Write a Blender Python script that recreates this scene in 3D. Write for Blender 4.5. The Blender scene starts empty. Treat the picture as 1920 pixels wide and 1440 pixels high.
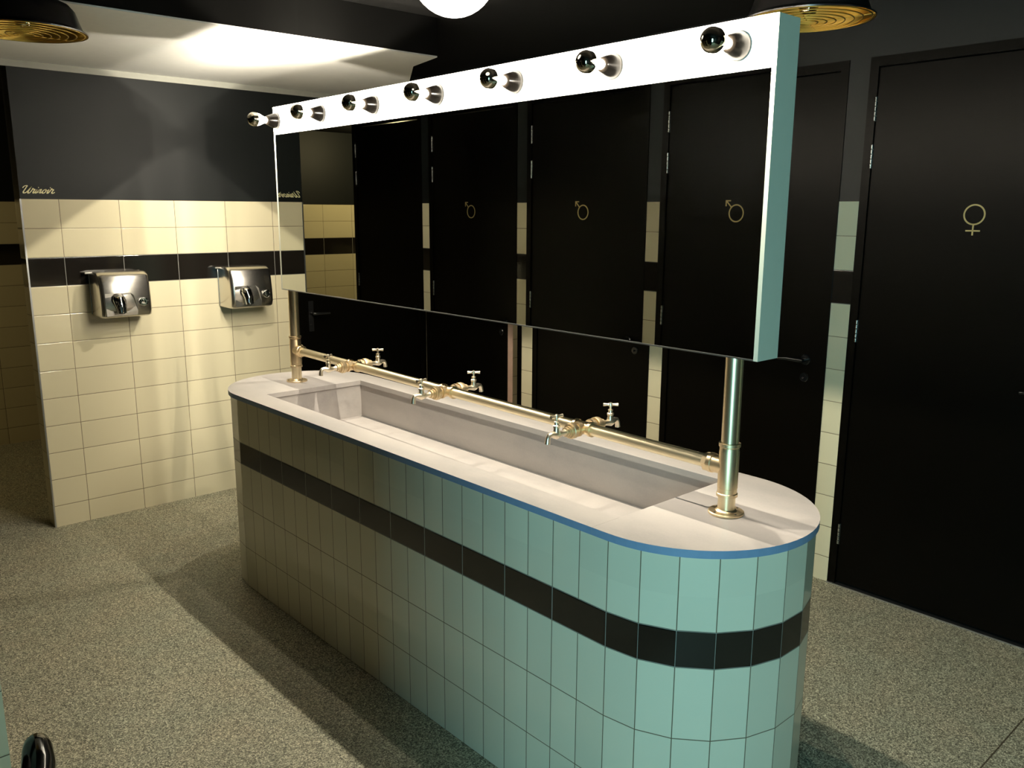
import bpy, bmesh, math, random
from mathutils import Vector, Matrix
random.seed(7)
PI = math.pi
sc = bpy.context.scene

# ------------------------------------------------------------------ camera
def make_camera():
    yaw, pitch, roll, h, fpx = 0.736177, 0.202008, 0.004911, 1.7205, 1584.13
    cy, sy, cp, sp = math.cos(yaw), math.sin(yaw), math.cos(pitch), math.sin(pitch)
    f = Vector((sy*cp, cy*cp, -sp)); r = Vector((cy, -sy, 0)); u = r.cross(f)
    r2 = math.cos(roll)*r + math.sin(roll)*u
    u2 = -math.sin(roll)*r + math.cos(roll)*u
    cam = bpy.data.cameras.new('camera')
    cam.sensor_fit = 'HORIZONTAL'; cam.sensor_width = 36.0
    cam.lens = 36.0*fpx/1920.0; cam.clip_start = 0.02; cam.clip_end = 60
    o = bpy.data.objects.new('camera', cam); sc.collection.objects.link(o)
    M = Matrix((r2, u2, -f)).transposed().to_4x4(); M.translation = Vector((0, 0, h))
    o.matrix_world = M
    sc.camera = o
make_camera()

# ------------------------------------------------------------------ light and exposure
BULB_W = 34.0         # power of one vanity bulb
MIRROR_W = 23.0        # power of one mirrored bulb image
DAY_W = 86.0
DAY_COL = (0.42, 0.90, 1.0)
WARM = (1.0, 0.90, 0.74)
w = bpy.data.worlds.new('world'); sc.world = w; w.use_nodes = True
w.node_tree.nodes['Background'].inputs[0].default_value = (0.9, 1.0, 0.85, 1)
w.node_tree.nodes['Background'].inputs[1].default_value = 0.02
sc.view_settings.view_transform = 'Standard'
sc.view_settings.look = 'None'
sc.view_settings.exposure = 0.0
sc.view_settings.gamma = 1.0
sc.view_settings.use_curve_mapping = False
cyc = sc.cycles
cyc.use_denoising = True
cyc.caustics_reflective = False
cyc.caustics_refractive = False
cyc.sample_clamp_indirect = 6.0
cyc.max_bounces = 10
cyc.glossy_bounces = 6
cyc.diffuse_bounces = 5
cyc.use_light_tree = True
try:
    cyc.use_adaptive_sampling = True
    cyc.adaptive_threshold = 0.01
except Exception:
    pass

def area(name, loc, rot, sx, sy, power, col):
    l = bpy.data.lights.new(name, 'AREA'); l.shape = 'RECTANGLE'; l.size = sx; l.size_y = sy
    l.energy = power; l.color = col
    o = bpy.data.objects.new(name, l); sc.collection.objects.link(o)
    o.location = loc; o.rotation_euler = rot
    return o
# daylight entering through the window in the left wall, behind the camera
area('window_daylight', (-0.99, -0.56, 1.30), (0, -PI/2, 0), 1.60, 0.62, DAY_W, DAY_COL)

# ------------------------------------------------------------------ materials
def new_mat(name):
    m = bpy.data.materials.new(name); m.use_nodes = True
    nt = m.node_tree
    b = nt.nodes['Principled BSDF']
    return m, nt, b
class N:
    """small node graph builder"""
    def __init__(s, nt): s.nt = nt
    def math(s, op, a, b=None, c=None, clamp=False):
        n = s.nt.nodes.new('ShaderNodeMath'); n.operation = op; n.use_clamp = clamp
        for i, v in enumerate((a, b, c)):
            if v is None: continue
            if isinstance(v, (int, float)): n.inputs[i].default_value = v
            else: s.nt.links.new(v, n.inputs[i])
        return n.outputs[0]
    def coords(s, kind='Object'):
        n = s.nt.nodes.new('ShaderNodeTexCoord'); return n.outputs[kind]
    def sep(s, v):
        n = s.nt.nodes.new('ShaderNodeSeparateXYZ'); s.nt.links.new(v, n.inputs[0]); return n.outputs
    def comb(s, x, y, z):
        n = s.nt.nodes.new('ShaderNodeCombineXYZ')
        for i, v in enumerate((x, y, z)):
            if isinstance(v, (int, float)): n.inputs[i].default_value = v
            else: s.nt.links.new(v, n.inputs[i])
        return n.outputs[0]
    def mix(s, fac, a, b):
        n = s.nt.nodes.new('ShaderNodeMix'); n.data_type = 'RGBA'
        for sock, v in ((n.inputs['Factor'], fac), (n.inputs['A'], a), (n.inputs['B'], b)):
            pass
        fa, ca, cb = n.inputs[0], n.inputs[6], n.inputs[7]
        for sock, v in ((fa, fac), (ca, a), (cb, b)):
            if isinstance(v, (int, float)): sock.default_value = v
            elif isinstance(v, tuple): sock.default_value = (*v[:3], 1)
            else: s.nt.links.new(v, sock)
        return n.outputs[2]
    def smooth(s, v, lo, hi, a=0.0, b=1.0):
        n = s.nt.nodes.new('ShaderNodeMapRange'); n.interpolation_type = 'SMOOTHSTEP'
        s.nt.links.new(v, n.inputs[0])
        n.inputs[1].default_value = lo; n.inputs[2].default_value = hi
        n.inputs[3].default_value = a; n.inputs[4].default_value = b
        return n.outputs[0]
    def noise(s, vec, scale, detail=2, rough=0.5):
        n = s.nt.nodes.new('ShaderNodeTexNoise')
        if vec is not None: s.nt.links.new(vec, n.inputs['Vector'])
        n.inputs['Scale'].default_value = scale; n.inputs['Detail'].default_value = detail
        n.inputs['Roughness'].default_value = rough
        return n.outputs[0]
    def white(s, vec):
        n = s.nt.nodes.new('ShaderNodeTexWhiteNoise'); n.noise_dimensions = '3D'
        s.nt.links.new(vec, n.inputs['Vector']); return n.outputs[0]
    def voronoi(s, vec, scale):
        n = s.nt.nodes.new('ShaderNodeTexVoronoi'); n.inputs['Scale'].default_value = scale
        s.nt.links.new(vec, n.inputs['Vector']); return n.outputs
    def ramp(s, v, stops):
        n = s.nt.nodes.new('ShaderNodeValToRGB')
        e = n.color_ramp.elements
        while len(e) < len(stops): e.new(0.5)
        for i, (p, c) in enumerate(stops):
            e[i].position = p; e[i].color = (*c, 1)
        s.nt.links.new(v, n.inputs[0]); return n.outputs[0]
    def bump(s, h, strength, dist=0.002):
        n = s.nt.nodes.new('ShaderNodeBump'); n.inputs['Strength'].default_value = strength
        n.inputs['Distance'].default_value = dist
        s.nt.links.new(h, n.inputs['Height']); return n.outputs[0]
    def link(s, a, b): s.nt.links.new(a, b)

CREAM = (0.76, 0.69, 0.48)
TILE_BLACK = (0.012, 0.010, 0.008)
PAINT = (0.0070, 0.0086, 0.0086)
ZT = 1.7695

def tile_core(g, nt, b, u, rowf, row, tile_w, tile_h, is_black, paint_mask=None, ub=None, cream=CREAM, bump=0.5):
    """u: coordinate in tiles; rowf: row coordinate; is_black: 0/1 socket; paint_mask 1 = dark paint"""
    fu = g.math('FRACT', u); eu = g.math('MULTIPLY', g.math('MINIMUM', fu, g.math('SUBTRACT', 1.0, fu)), tile_w)
    if ub is not None:
        fb = g.math('FRACT', ub); eb = g.math('MULTIPLY', g.math('MINIMUM', fb, g.math('SUBTRACT', 1.0, fb)), tile_w*2)
        eu = g.math('ADD', g.math('MULTIPLY', eu, g.math('SUBTRACT', 1.0, is_black)), g.math('MULTIPLY', eb, is_black))
    ev = rowf
    m = g.math('MINIMUM', eu, ev)
    tile = g.smooth(m, 0.0009, 0.0018)
    pil = g.smooth(m, 0.0009, 0.0050)
    wn = g.white(g.comb(g.math('FLOOR', u), row, 0.37))
    tone = g.math('ADD', 0.965, g.math('MULTIPLY', wn, 0.07))
    cr = g.mix(1.0, cream, cream)
    n = nt.nodes.new('ShaderNodeMix'); n.data_type = 'RGBA'; n.blend_type = 'MULTIPLY'
    n.inputs[0].default_value = 1.0; n.inputs[6].default_value = (*cream, 1)
    g.link(g.comb(tone, tone, tone), n.inputs[7])
    col = g.mix(is_black, n.outputs[2], TILE_BLACK)
    grout = g.mix(is_black, (0.16, 0.115, 0.065), (0.30, 0.30, 0.27))
    col = g.mix(tile, grout, col)
    rough = g.math('ADD', 0.75, g.math('MULTIPLY', tile, -0.66))
    h = pil
    if paint_mask is not None:
        col = g.mix(paint_mask, col, PAINT)
        rough = g.math('ADD', g.math('MULTIPLY', rough, g.math('SUBTRACT', 1.0, paint_mask)), g.math('MULTIPLY', 0.5, paint_mask))
        h = g.math('MULTIPLY', pil, g.math('SUBTRACT', 1.0, paint_mask))
    if paint_mask is not None: g.link(g.math('SUBTRACT', 0.5, g.math('MULTIPLY', paint_mask, 0.32)), b.inputs['Specular IOR Level'])
    g.link(col, b.inputs['Base Color']); g.link(rough, b.inputs['Roughness'])
    wav = g.noise(g.coords('Object'), 6.0, 1)
    h2 = g.math('ADD', h, g.math('MULTIPLY', wav, 0.35))
    g.link(g.bump(h2, bump, 0.0016), b.inputs['Normal'])

def wall_mat(name, axis, u0, uw, cream=CREAM):
    m, nt, b = new_mat(name); g = N(nt)
    s = g.sep(g.coords('Object'))
    u = g.math('DIVIDE', g.math('SUBTRACT', s[axis], u0), uw)
    v = g.math('DIVIDE', g.math('SUBTRACT', ZT, s[2]), 0.15)
    row = g.math('FLOOR', v); fv = g.math('FRACT', v)
    ev = g.math('MULTIPLY', g.math('MINIMUM', fv, g.math('SUBTRACT', 1.0, fv)), 0.15)
    isb = g.math('COMPARE', row, 2.0, 0.1)
    pm = g.math('LESS_THAN', v, 0.0)
    tile_core(g, nt, b, u, ev, row, uw, 0.15, isb, pm, cream=cream)
    return m

def trough_mat():
    m, nt, b = new_mat('trough_tiles'); g = N(nt)
    uv = nt.nodes.new('ShaderNodeUVMap'); uv.uv_map = 'tile'
    uv2 = nt.nodes.new('ShaderNodeUVMap'); uv2.uv_map = 'band'
    s = g.sep(uv.outputs[0]); s2 = g.sep(uv2.outputs[0])
    z = s[1]
    # distance to the nearest horizontal joint (0.695, 0.595, 0.393, 0.192)
    d = None
    for zz in (0.893, 0.694, 0.594, 0.393, 0.192, 0.0):
        k = g.math('ABSOLUTE', g.math('SUBTRACT', z, zz))
        d = k if d is None else g.math('MINIMUM', d, k)
    isb = g.math('MULTIPLY', g.math('LESS_THAN', z, 0.694), g.math('GREATER_THAN', z, 0.594))
    row = g.math('FLOOR', g.math('MULTIPLY', z, 5.08))
    tile_core(g, nt, b, s[0], d, row, 0.1, 0.2, isb, None, ub=s2[0], cream=(0.80, 0.76, 0.60), bump=0.12)
    return m

def floor_mat():
    m, nt, b = new_mat('resin_gravel_floor'); g = N(nt)
    c = g.coords('Object')
    v1 = g.voronoi(c, 260.0)
    r = g.sep(v1['Color'])
    col = g.ramp(r[0], [(0.0, (0.07, 0.065, 0.05)), (0.25, (0.17, 0.165, 0.123)), (0.55, (0.335, 0.32, 0.24)), (0.85, (0.52, 0.50, 0.385)), (1.0, (0.78, 0.76, 0.62))])
    big = g.noise(c, 5.0, 3, 0.6)
    tint = g.ramp(big, [(0.3, (0.92, 0.95, 0.90)), (0.7, (1.05, 1.0, 0.92))])
    n = nt.nodes.new('ShaderNodeMix'); n.data_type = 'RGBA'; n.blend_type = 'MULTIPLY'
    n.inputs[0].default_value = 1.0; g.link(col, n.inputs[6]); g.link(tint, n.inputs[7])
    col = n.outputs[2]
    # thin construction joint running across the room near the entrance
    s = g.sep(c)
    j = g.math('ABSOLUTE', g.math('SUBTRACT', s[1], 0.762))
    jm = g.smooth(j, 0.0012, 0.0035, 1.0, 0.0)
    col = g.mix(jm, col, (0.06, 0.045, 0.025))
    g.link(col, b.inputs['Base Color'])
    b.inputs['Roughness'].default_value = 0.55
    g.link(g.bump(v1['Distance'], 0.5, 0.002), b.inputs['Normal'])
    return m

def stone_mat():
    m, nt, b = new_mat('grey_composite_stone'); g = N(nt)
    c = g.coords('Object')
    mp = nt.nodes.new('ShaderNodeMapping'); mp.inputs['Scale'].default_value = (1.0, 0.45, 1.0)
    g.link(c, mp.inputs[0])
    n1 = g.noise(mp.outputs[0], 5.0, 6, 0.62)
    col = g.ramp(n1, [(0.30, (0.33, 0.31, 0.30)), (0.50, (0.405, 0.375, 0.355)), (0.72, (0.45, 0.415, 0.385))])
    n2 = g.noise(c, 140.0, 2)
    col = g.mix(g.smooth(n2, 0.35, 0.75, 0.0, 0.12), col, (0.52, 0.48, 0.44))
    g.link(col, b.inputs['Base Color'])
    b.inputs['Roughness'].default_value = 0.38
    return m

def simple(name, col, rough=0.5, metal=0.0, bump=None, spec=None, var=0.06, scale=30.0):
    m, nt, b = new_mat(name); g = N(nt)
    c = g.coords('Object')
    n = g.noise(c, scale, 3)
    lo = tuple(max(0, x*(1-var)) for x in col); hi = tuple(min(1, x*(1+var)) for x in col)
    g.link(g.ramp(n, [(0.3, lo), (0.7, hi)]), b.inputs['Base Color'])
    b.inputs['Roughness'].default_value = rough
    b.inputs['Metallic'].default_value = metal
    if spec is not None: b.inputs['Specular IOR Level'].default_value = spec
    if bump: g.link(g.bump(n, bump[0], bump[1]), b.inputs['Normal'])
    return m

def brushed(name, col, rough, axis=2):
    m, nt, b = new_mat(name); g = N(nt)
    c = g.coords('Object')
    mp = nt.nodes.new('ShaderNodeMapping')
    sc_ = [4.0, 4.0, 4.0]
    for i in range(3):
        if i != axis: sc_[i] = 160.0
    mp.inputs['Scale'].default_value = sc_
    g.link(c, mp.inputs[0])
    n = g.noise(mp.outputs[0], 3.0, 3)
    g.link(g.ramp(n, [(0.3, tuple(x*0.985 for x in col)), (0.7, tuple(min(1, x*1.01) for x in col))]), b.inputs['Base Color'])
    g.link(g.smooth(n, 0.2, 0.8, rough*0.97, rough*1.03), b.inputs['Roughness'])
    b.inputs['Metallic'].default_value = 1.0
    return m

def door_mat():
    m, nt, b = new_mat('black_stained_door'); g = N(nt)
    c = g.coords('Object')
    mp = nt.nodes.new('ShaderNodeMapping'); mp.inputs['Scale'].default_value = (1.5, 1.5, 60.0)
    g.link(c, mp.inputs[0])
    n = g.noise(mp.outputs[0], 4.0, 5, 0.6)
    g.link(g.ramp(n, [(0.35, (0.0012, 0.0010, 0.0006)), (0.7, (0.0022, 0.0019, 0.0011))]), b.inputs['Base Color'])
    b.inputs['Roughness'].default_value = 0.34
    b.inputs['Specular IOR Level'].default_value = 0.07
    g.link(g.bump(n, 0.22, 0.0006), b.inputs['Normal'])
    return m

def emit(name, col, strength):
    m = bpy.data.materials.new(name); m.use_nodes = True
    nt = m.node_tree; nt.nodes.clear()
    o = nt.nodes.new('ShaderNodeOutputMaterial'); e = nt.nodes.new('ShaderNodeEmission')
    e.inputs[0].default_value = (*col, 1); e.inputs[1].default_value = strength
    nt.links.new(e.outputs[0], o.inputs[0])
    return m

def mirror_mat():
    m, nt, b = new_mat('mirror_glass'); g = N(nt)
    c = g.coords('Object')
    b.inputs['Base Color'].default_value = (0.86, 0.89, 0.86, 1)
    b.inputs['Metallic'].default_value = 1.0
    # faint wiping streaks left on the glass
    mp = nt.nodes.new('ShaderNodeMapping'); mp.inputs['Rotation'].default_value = (0.5, 0, 0); mp.inputs['Scale'].default_value = (1, 9, 2)
    g.link(c, mp.inputs[0])
    n = g.noise(mp.outputs[0], 1.1, 3)
    g.link(g.smooth(n, 0.60, 0.80, 0.0, 0.045), b.inputs['Roughness'])
    return m

M = {}
M['dryer_wall'] = wall_mat('dryer_wall_tiles', 0, 1.273, 0.30)
M['side_wall'] = wall_mat('side_wall_tiles', 1, 0.10, 0.30)
M['strip_wall'] = wall_mat('strip_wall_tiles', 1, -20.0, 30.0)
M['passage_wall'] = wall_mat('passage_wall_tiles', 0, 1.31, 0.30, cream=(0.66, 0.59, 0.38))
M['trough'] = trough_mat()
M['floor'] = floor_mat()
M['stone'] = stone_mat()
M['door'] = door_mat()
M['paint'] = simple('dark_paint', PAINT, 0.5, spec=0.18, bump=(0.1, 0.001), var=0.05, scale=60)
M['ceiling'] = simple('black_ceiling_paint', (0.0055, 0.0055, 0.0052), 0.9, spec=0.1, var=0.08)
M['cornice'] = simple('cornice_grey', (0.30, 0.30, 0.26), 0.7, var=0.03)  # even grey, darker than the white ceiling panel above it
M['stone_edge'] = simple('daylight_tinted_stone_edge', (0.22, 0.33, 0.52), 0.5, var=0.03)  # bluish grey stone, with the cool daylight tint put into its colour
M['fascia'] = simple('black_fascia_paint', (0.0022, 0.0022, 0.0020), 0.95, spec=0.05, var=0.05)
M['white'] = simple('white_paint', (0.80, 0.80, 0.76), 0.6, var=0.015)
M['strip'] = simple('white_light_strip', (0.88, 0.87, 0.83), 0.35, var=0.01)
M['side'] = simple('pale_green_panel', (0.68, 0.70, 0.57), 0.30, var=0.015)
M['brass'] = brushed('satin_brass', (0.82, 0.70, 0.47), 0.33, 2)
M['brass_rail'] = brushed('satin_brass_rail', (0.90, 0.79, 0.54), 0.42, 1)
M['bronze'] = simple('cast_brass_fitting', (0.80, 0.64, 0.40), 0.40, 1.0, var=0.05)
M['tapmetal'] = simple('polished_tap_brass', (0.90, 0.80, 0.62), 0.30, 1.0, var=0.02)
M['polbrass'] = simple('polished_brass', (0.86, 0.62, 0.16), 0.30, 1.0, var=0.04)
M['gold'] = simple('gold_lettering', (0.62, 0.50, 0.22), 0.35, 0.35, var=0.03)
M['letter'] = simple('pale_yellow_lettering', (0.98, 0.92, 0.56), 0.5, var=0.02)
M['steel'] = brushed('brushed_steel', (0.62, 0.59, 0.54), 0.26, 0)
M['chrome'] = simple('chrome', (0.75, 0.75, 0.74), 0.06, 1.0, var=0.01)
M['hinge'] = simple('zinc_hinge', (0.42, 0.42, 0.40), 0.24, 1.0, var=0.03)
M['blackgloss'] = simple('black_gloss', (0.010, 0.010, 0.010), 0.10, var=0.05)
M['bakelite'] = simple('black_bakelite', (0.0016, 0.0013, 0.0010), 0.22, spec=0.12, var=0.05)
M['blackmetal'] = simple('black_enamel', (0.010, 0.009, 0.009), 0.28, var=0.05)
M['rawwood'] = simple('raw_wood_edge', (0.62, 0.40, 0.31), 0.6, var=0.08, scale=12)
M['crown'] = simple('silvered_glass', (0.36, 0.33, 0.26), 0.07, 1.0, var=0.02)
def glow_mat():
    m = emit('clear_glass_glow', WARM, 9.0); nt = m.node_tree
    o = [n for n in nt.nodes if n.type == 'OUTPUT_MATERIAL'][0]; e = [n for n in nt.nodes if n.type == 'EMISSION'][0]
    tr_ = nt.nodes.new('ShaderNodeBsdfTransparent'); ad = nt.nodes.new('ShaderNodeAddShader')
    nt.links.new(e.outputs[0], ad.inputs[0]); nt.links.new(tr_.outputs[0], ad.inputs[1]); nt.links.new(ad.outputs[0], o.inputs[0])
    return m
M['glow'] = glow_mat()
M['globe'] = emit('globe_glow', (1.0, 0.95, 0.85), 5.0)
M['mirror'] = mirror_mat()
M['alu'] = simple('aluminium_edge', (0.52, 0.53, 0.54), 0.34, 1.0, var=0.02)
M['greyplastic'] = simple('grey_plastic', (0.10, 0.11, 0.13), 0.25, var=0.05)
M['hole'] = simple('dark_hole', (0.01, 0.008, 0.006), 0.7)

# ------------------------------------------------------------------ mesh helpers
def box(bm, x0, x1, y0, y1, z0, z1):
    vs = [bm.verts.new(p) for p in ((x0,y0,z0),(x1,y0,z0),(x1,y1,z0),(x0,y1,z0),(x0,y0,z1),(x1,y0,z1),(x1,y1,z1),(x0,y1,z1))]
    for f in ((3,2,1,0),(4,5,6,7),(0,1,5,4),(1,2,6,5),(2,3,7,6),(3,0,4,7)):
        bm.faces.new([vs[i] for i in f])
def lathe(bm, prof, origin=(0,0,0), axis='Z', seg=28, caps=True):
    """prof: list of (r, h) along axis"""
    o = Vector(origin)
    if isinstance(axis, str):
        axis = {'X': Vector((1,0,0)), 'Y': Vector((0,1,0)), 'Z': Vector((0,0,1)), '-X': Vector((-1,0,0)), '-Y': Vector((0,-1,0)), '-Z': Vector((0,0,-1))}[axis]
    a = Vector(axis).normalized()
    t = Vector((0,0,1)) if abs(a.z) < 0.9 else Vector((1,0,0))
    e1 = a.cross(t).normalized(); e2 = a.cross(e1)
    rings = []
    for r, h in prof:
        if r < 1e-6: rings.append([bm.verts.new(o + a*h)])
        else: rings.append([bm.verts.new(o + a*h + (e1*math.cos(2*PI*i/seg) + e2*math.sin(2*PI*i/seg))*r) for i in range(seg)])
    for A, B in zip(rings, rings[1:]):
        if len(A) == 1 and len(B) == 1: continue
        for i in range(seg):
            j = (i+1) % seg
            if len(A) == 1: bm.faces.new((A[0], B[i], B[j]))
            elif len(B) == 1: bm.faces.new((A[i], A[j], B[0]))
            else: bm.faces.new((A[i], A[j], B[j], B[i]))
    if caps:
        if len(rings[0]) > 1: bm.faces.new(rings[0])
        if len(rings[-1]) > 1: bm.faces.new(rings[-1])
def tube(bm, pts, rad, seg=14, caps=True):
    pts = [Vector(p) for p in pts]
    rads = rad if isinstance(rad, (list, tuple)) else [rad]*len(pts)
    rings = []; prev = None
    for i, p in enumerate(pts):
        d = (pts[min(i+1, len(pts)-1)] - pts[max(i-1, 0)]).normalized()
        if prev is None:
            t = Vector((0,0,1)) if abs(d.z) < 0.9 else Vector((1,0,0))
            e1 = d.cross(t).normalized()
        else:
            e1 = (prev - d*prev.dot(d)).normalized()
        prev = e1; e2 = d.cross(e1)
        rings.append([bm.verts.new(p + (e1*math.cos(2*PI*k/seg) + e2*math.sin(2*PI*k/seg))*rads[i]) for k in range(seg)])
    for A, B in zip(rings, rings[1:]):
        for i in range(seg):
            j = (i+1) % seg
            bm.faces.new((A[i], A[j], B[j], B[i]))
    if caps:
        bm.faces.new(rings[0]); bm.faces.new(rings[-1])
def obj(name, bm, mat, parent=None, smooth=False, bevel=None, angle=35, col=None):
    bmesh.ops.recalc_face_normals(bm, faces=bm.faces)
    me = bpy.data.meshes.new(name); bm.to_mesh(me); bm.free()
    me.materials.append(mat)
    o = bpy.data.objects.new(name, me)
    sc.collection.objects.link(o)
    if smooth:
        for p in me.polygons: p.use_smooth = True
        me.set_sharp_from_angle(angle=math.radians(angle))
    if bevel:
        md = o.modifiers.new('bevel', 'BEVEL'); md.width = bevel; md.segments = 3; md.limit_method = 'ANGLE'
        md.angle_limit = math.radians(40)
        for p in me.polygons: p.use_smooth = True
        me.set_sharp_from_angle(angle=math.radians(50))
    if parent is not None: o.parent = parent
    return o
def _fix(o): return o
def tag(o, label=None, cat=None, group=None, kind=None):
    if label: o['label'] = label
    if cat: o['category'] = cat
    if group: o['group'] = group
    if kind: o['kind'] = kind
    return o
def empty(name, loc=(0,0,0), rz=0.0):
    o = bpy.data.objects.new(name, None); sc.collection.objects.link(o)
    o.location = loc; o.rotation_euler = (0, 0, rz); o.empty_display_size = 0.1
    return o
def struct(name, bm, mat, label, cat, **k):
    return tag(obj(name, bm, mat, **k), label, cat, kind='structure')
def B(*boxes):
    bm = bmesh.new()
    for b_ in boxes: box(bm, *b_)
    return bm
def copy_tree(o, parent=None):
    c = o.copy(); sc.collection.objects.link(c)
    if parent is not None: c.parent = parent
    for ch in list(o.children): copy_tree(ch, c)
    return c

# ------------------------------------------------------------------ room shell
YW = 4.943; XL = 1.095; XD = 3.636; XM = 0.29; YF = 7.02; CH = 2.62
struct('floor', B((-2.2, 5.3, -1.6, 7.2, -0.1, 0.0)), M['floor'], 'speckled grey and olive resin gravel floor', 'floor')
struct('ceiling', B((-2.2, 5.3, -1.6, 7.2, CH, CH+0.1)), M['ceiling'], 'flat black painted ceiling', 'ceiling')

# far wall with the hand dryers: tiled from its free left end to the black door
DX0, DX1, DZ = 2.66, 3.582, 2.10
struct('wall_far', B((XL, DX0-0.05, YW, YW+0.12, 0, CH), (DX1+0.05, XD+0.12, YW, YW+0.12, 0, CH), (DX0-0.05, DX1+0.05, YW, YW+0.12, DZ+0.05, CH)),
       M['dryer_wall'], 'wall with cream tiles, one black tile row and dark paint above, carrying two hand dryers', 'wall')
struct('trim_1', B((XL-0.004, XL+0.004, YW-0.003, YW+0.005, 0, ZT)), M['alu'], 'thin metal edge strip on the free left end of the tiled dryer wall', 'trim')
# white lowered ceiling panel along the far wall, black fascia on its front
def poly_prism(pts, z0, z1):
    bm = bmesh.new()
    a = [bm.verts.new((x, y, z0)) for x, y in pts]; b = [bm.verts.new((x, y, z1)) for x, y in pts]
    bm.faces.new(list(reversed(a))); bm.faces.new(b)
    for i in range(len(pts)):
        j = (i+1) % len(pts); bm.faces.new((a[i], a[j], b[j], b[i]))
    return bm
soff = [(-0.9, 3.515), (2.607, 3.423), (2.677, 3.717), (2.96, 4.15), (2.99, YW-0.001), (-0.9, YW-0.001)]
struct('trim_2', poly_prism(soff, 2.441, 2.447), M['white'], 'white lowered ceiling panel above the hand dryers', 'ceiling panel')
struct('trim_3', poly_prism(soff, 2.4471, CH-0.001), M['fascia'], 'black box carrying the white ceiling panel', 'ceiling panel')
struct('trim_4', B((-0.9, 2.99, YW-0.012, YW-0.001, 2.410, 2.4409)), M['cornice'], 'narrow grey cornice on top of the dark wall above the dryers', 'cornice')
# passage to the urinals behind the free wall end
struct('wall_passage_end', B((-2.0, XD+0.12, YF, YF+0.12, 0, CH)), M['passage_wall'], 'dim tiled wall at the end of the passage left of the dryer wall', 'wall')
struct('ceiling_passage', B((-0.9, XL-0.005, YW+0.001, YF-0.001, 2.41, 2.45), (XL-0.004, XD, YW+0.122, YF-0.001, 2.41, 2.45)), M['ceiling'], 'black lowered ceiling over the passage to the urinals', 'ceiling')
struct('wall_passage_left', B((-1.52, -1.40, 2.1, YF-0.001, 0, CH-0.001)), M['side_wall'], 'tiled wall on the left of the passage', 'wall')
l = bpy.data.lights.new('passage_lamp', 'POINT'); l.energy = 30.0; l.color = (1.0, 0.80, 0.42); l.shadow_soft_size = 0.08
lo = bpy.data.objects.new('passage_lamp', l); sc.collection.objects.link(lo); lo.location = (-0.45, 6.15, 2.28)
# entrance area walls
struct('wall_back', B((-1.52, 5.2, -1.52, -1.40, 0, CH-0.001)), M['paint'], 'dark painted wall behind the camera', 'wall')
struct('wall_left', B((-0.92, -0.80, -1.399, -0.90, 0, CH-0.001), (-0.92, -0.80, -0.22, 1.899, 0, CH-0.001), (-0.92, -0.80, -0.90, -0.22, 0, 0.45), (-0.92, -0.80, -0.90, -0.22, 2.15, CH-0.001)),
       M['paint'], 'dark painted wall with a window beside the entrance', 'wall')
bm = B((-0.89, -0.83, -0.90, -0.87, 0.45, 2.15), (-0.89, -0.83, -0.25, -0.22, 0.45, 2.15), (-0.89, -0.83, -0.87, -0.25, 0.45, 0.48), (-0.89, -0.83, -0.87, -0.25, 2.12, 2.15))
struct('window_1', bm, M['white'], 'white window frame in the dark wall behind the camera', 'window')

# ---- partition walls with doors
def hinge_bm(x, y, z, sx):
    bm = bmesh.new()
    n = 5; L = 0.10
    for k in range(n):
        z0 = z - L/2 + k*L/n
        lathe(bm, [(0.0042, z0+0.0006), (0.0055, z0+0.002), (0.0055, z0+L/n-0.002), (0.0042, z0+L/n-0.0006)], (x + sx*0.004, y, 0), 'Z', 12)
    box(bm, *sorted((x-0.0005*sx, x+0.001*sx)), y-0.006, y+0.006, z-L/2, z+L/2)
    return bm
def handle_bm(x, y, z, sx, dirn):
    """lever handle on a plane x=const, facing sx, lever pointing dirn in y"""
    bm = bmesh.new()
    lathe(bm, [(0.026, 0), (0.026, 0.004), (0.022, 0.008)], (x, y, z), (sx, 0, 0), 20)
    lathe(bm, [(0.010, 0.006), (0.009, 0.045)], (x, y, z), (sx, 0, 0), 14)
    tube(bm, [(x+sx*0.045, y-dirn*0.006, z), (x+sx*0.052, y+dirn*0.01, z+0.001), (x+sx*0.053, y+dirn*0.06, z+0.003), (x+sx*0.050, y+dirn*0.115, z-0.002)], [0.009, 0.010, 0.009, 0.007], 12)
    # thumb turn plate
    lathe(bm, [(0.022, 0), (0.022, 0.004), (0.019, 0.007)], (x, y, z-0.085), (sx, 0, 0), 20)
    lathe(bm, [(0.006, 0.006), (0.005, 0.016), (0.0, 0.017)], (x, y, z-0.085), (sx, 0, 0), 10)
    return bm
def ring_pts(cy, cz, r, n=36): return [(cy + r*math.cos(2*PI*i/n), cz + r*math.sin(2*PI*i/n)) for i in range(n)]
def flat_poly(bm, x, sx, pts2, t=0.0016):
    a = [bm.verts.new((x, y, z)) for y, z in pts2]; b = [bm.verts.new((x+sx*t, y, z)) for y, z in pts2]
    bm.faces.new(b); bm.faces.new(list(reversed(a)))
    for i in range(len(pts2)):
        j = (i+1) % len(pts2); bm.faces.new((a[i], a[j], b[j], b[i]))
def ring(bm, x, sx, cy, cz, r, wd, t=0.0016, n=40):
    A = ring_pts(cy, cz, r, n); C = ring_pts(cy, cz, r-wd, n)
    va = [[bm.verts.new((x+sx*q*t, y, z)) for y, z in A] for q in (0, 1)]
    vc = [[bm.verts.new((x+sx*q*t, y, z)) for y, z in C] for q in (0, 1)]
    for i in range(n):
        j = (i+1) % n
        bm.faces.new((va[1][i], va[1][j], vc[1][j], vc[1][i]))
        bm.faces.new((va[0][i], va[0][j], va[1][j], va[1][i]))
        bm.faces.new((vc[0][i], vc[0][j], vc[1][j], vc[1][i]))
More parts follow.
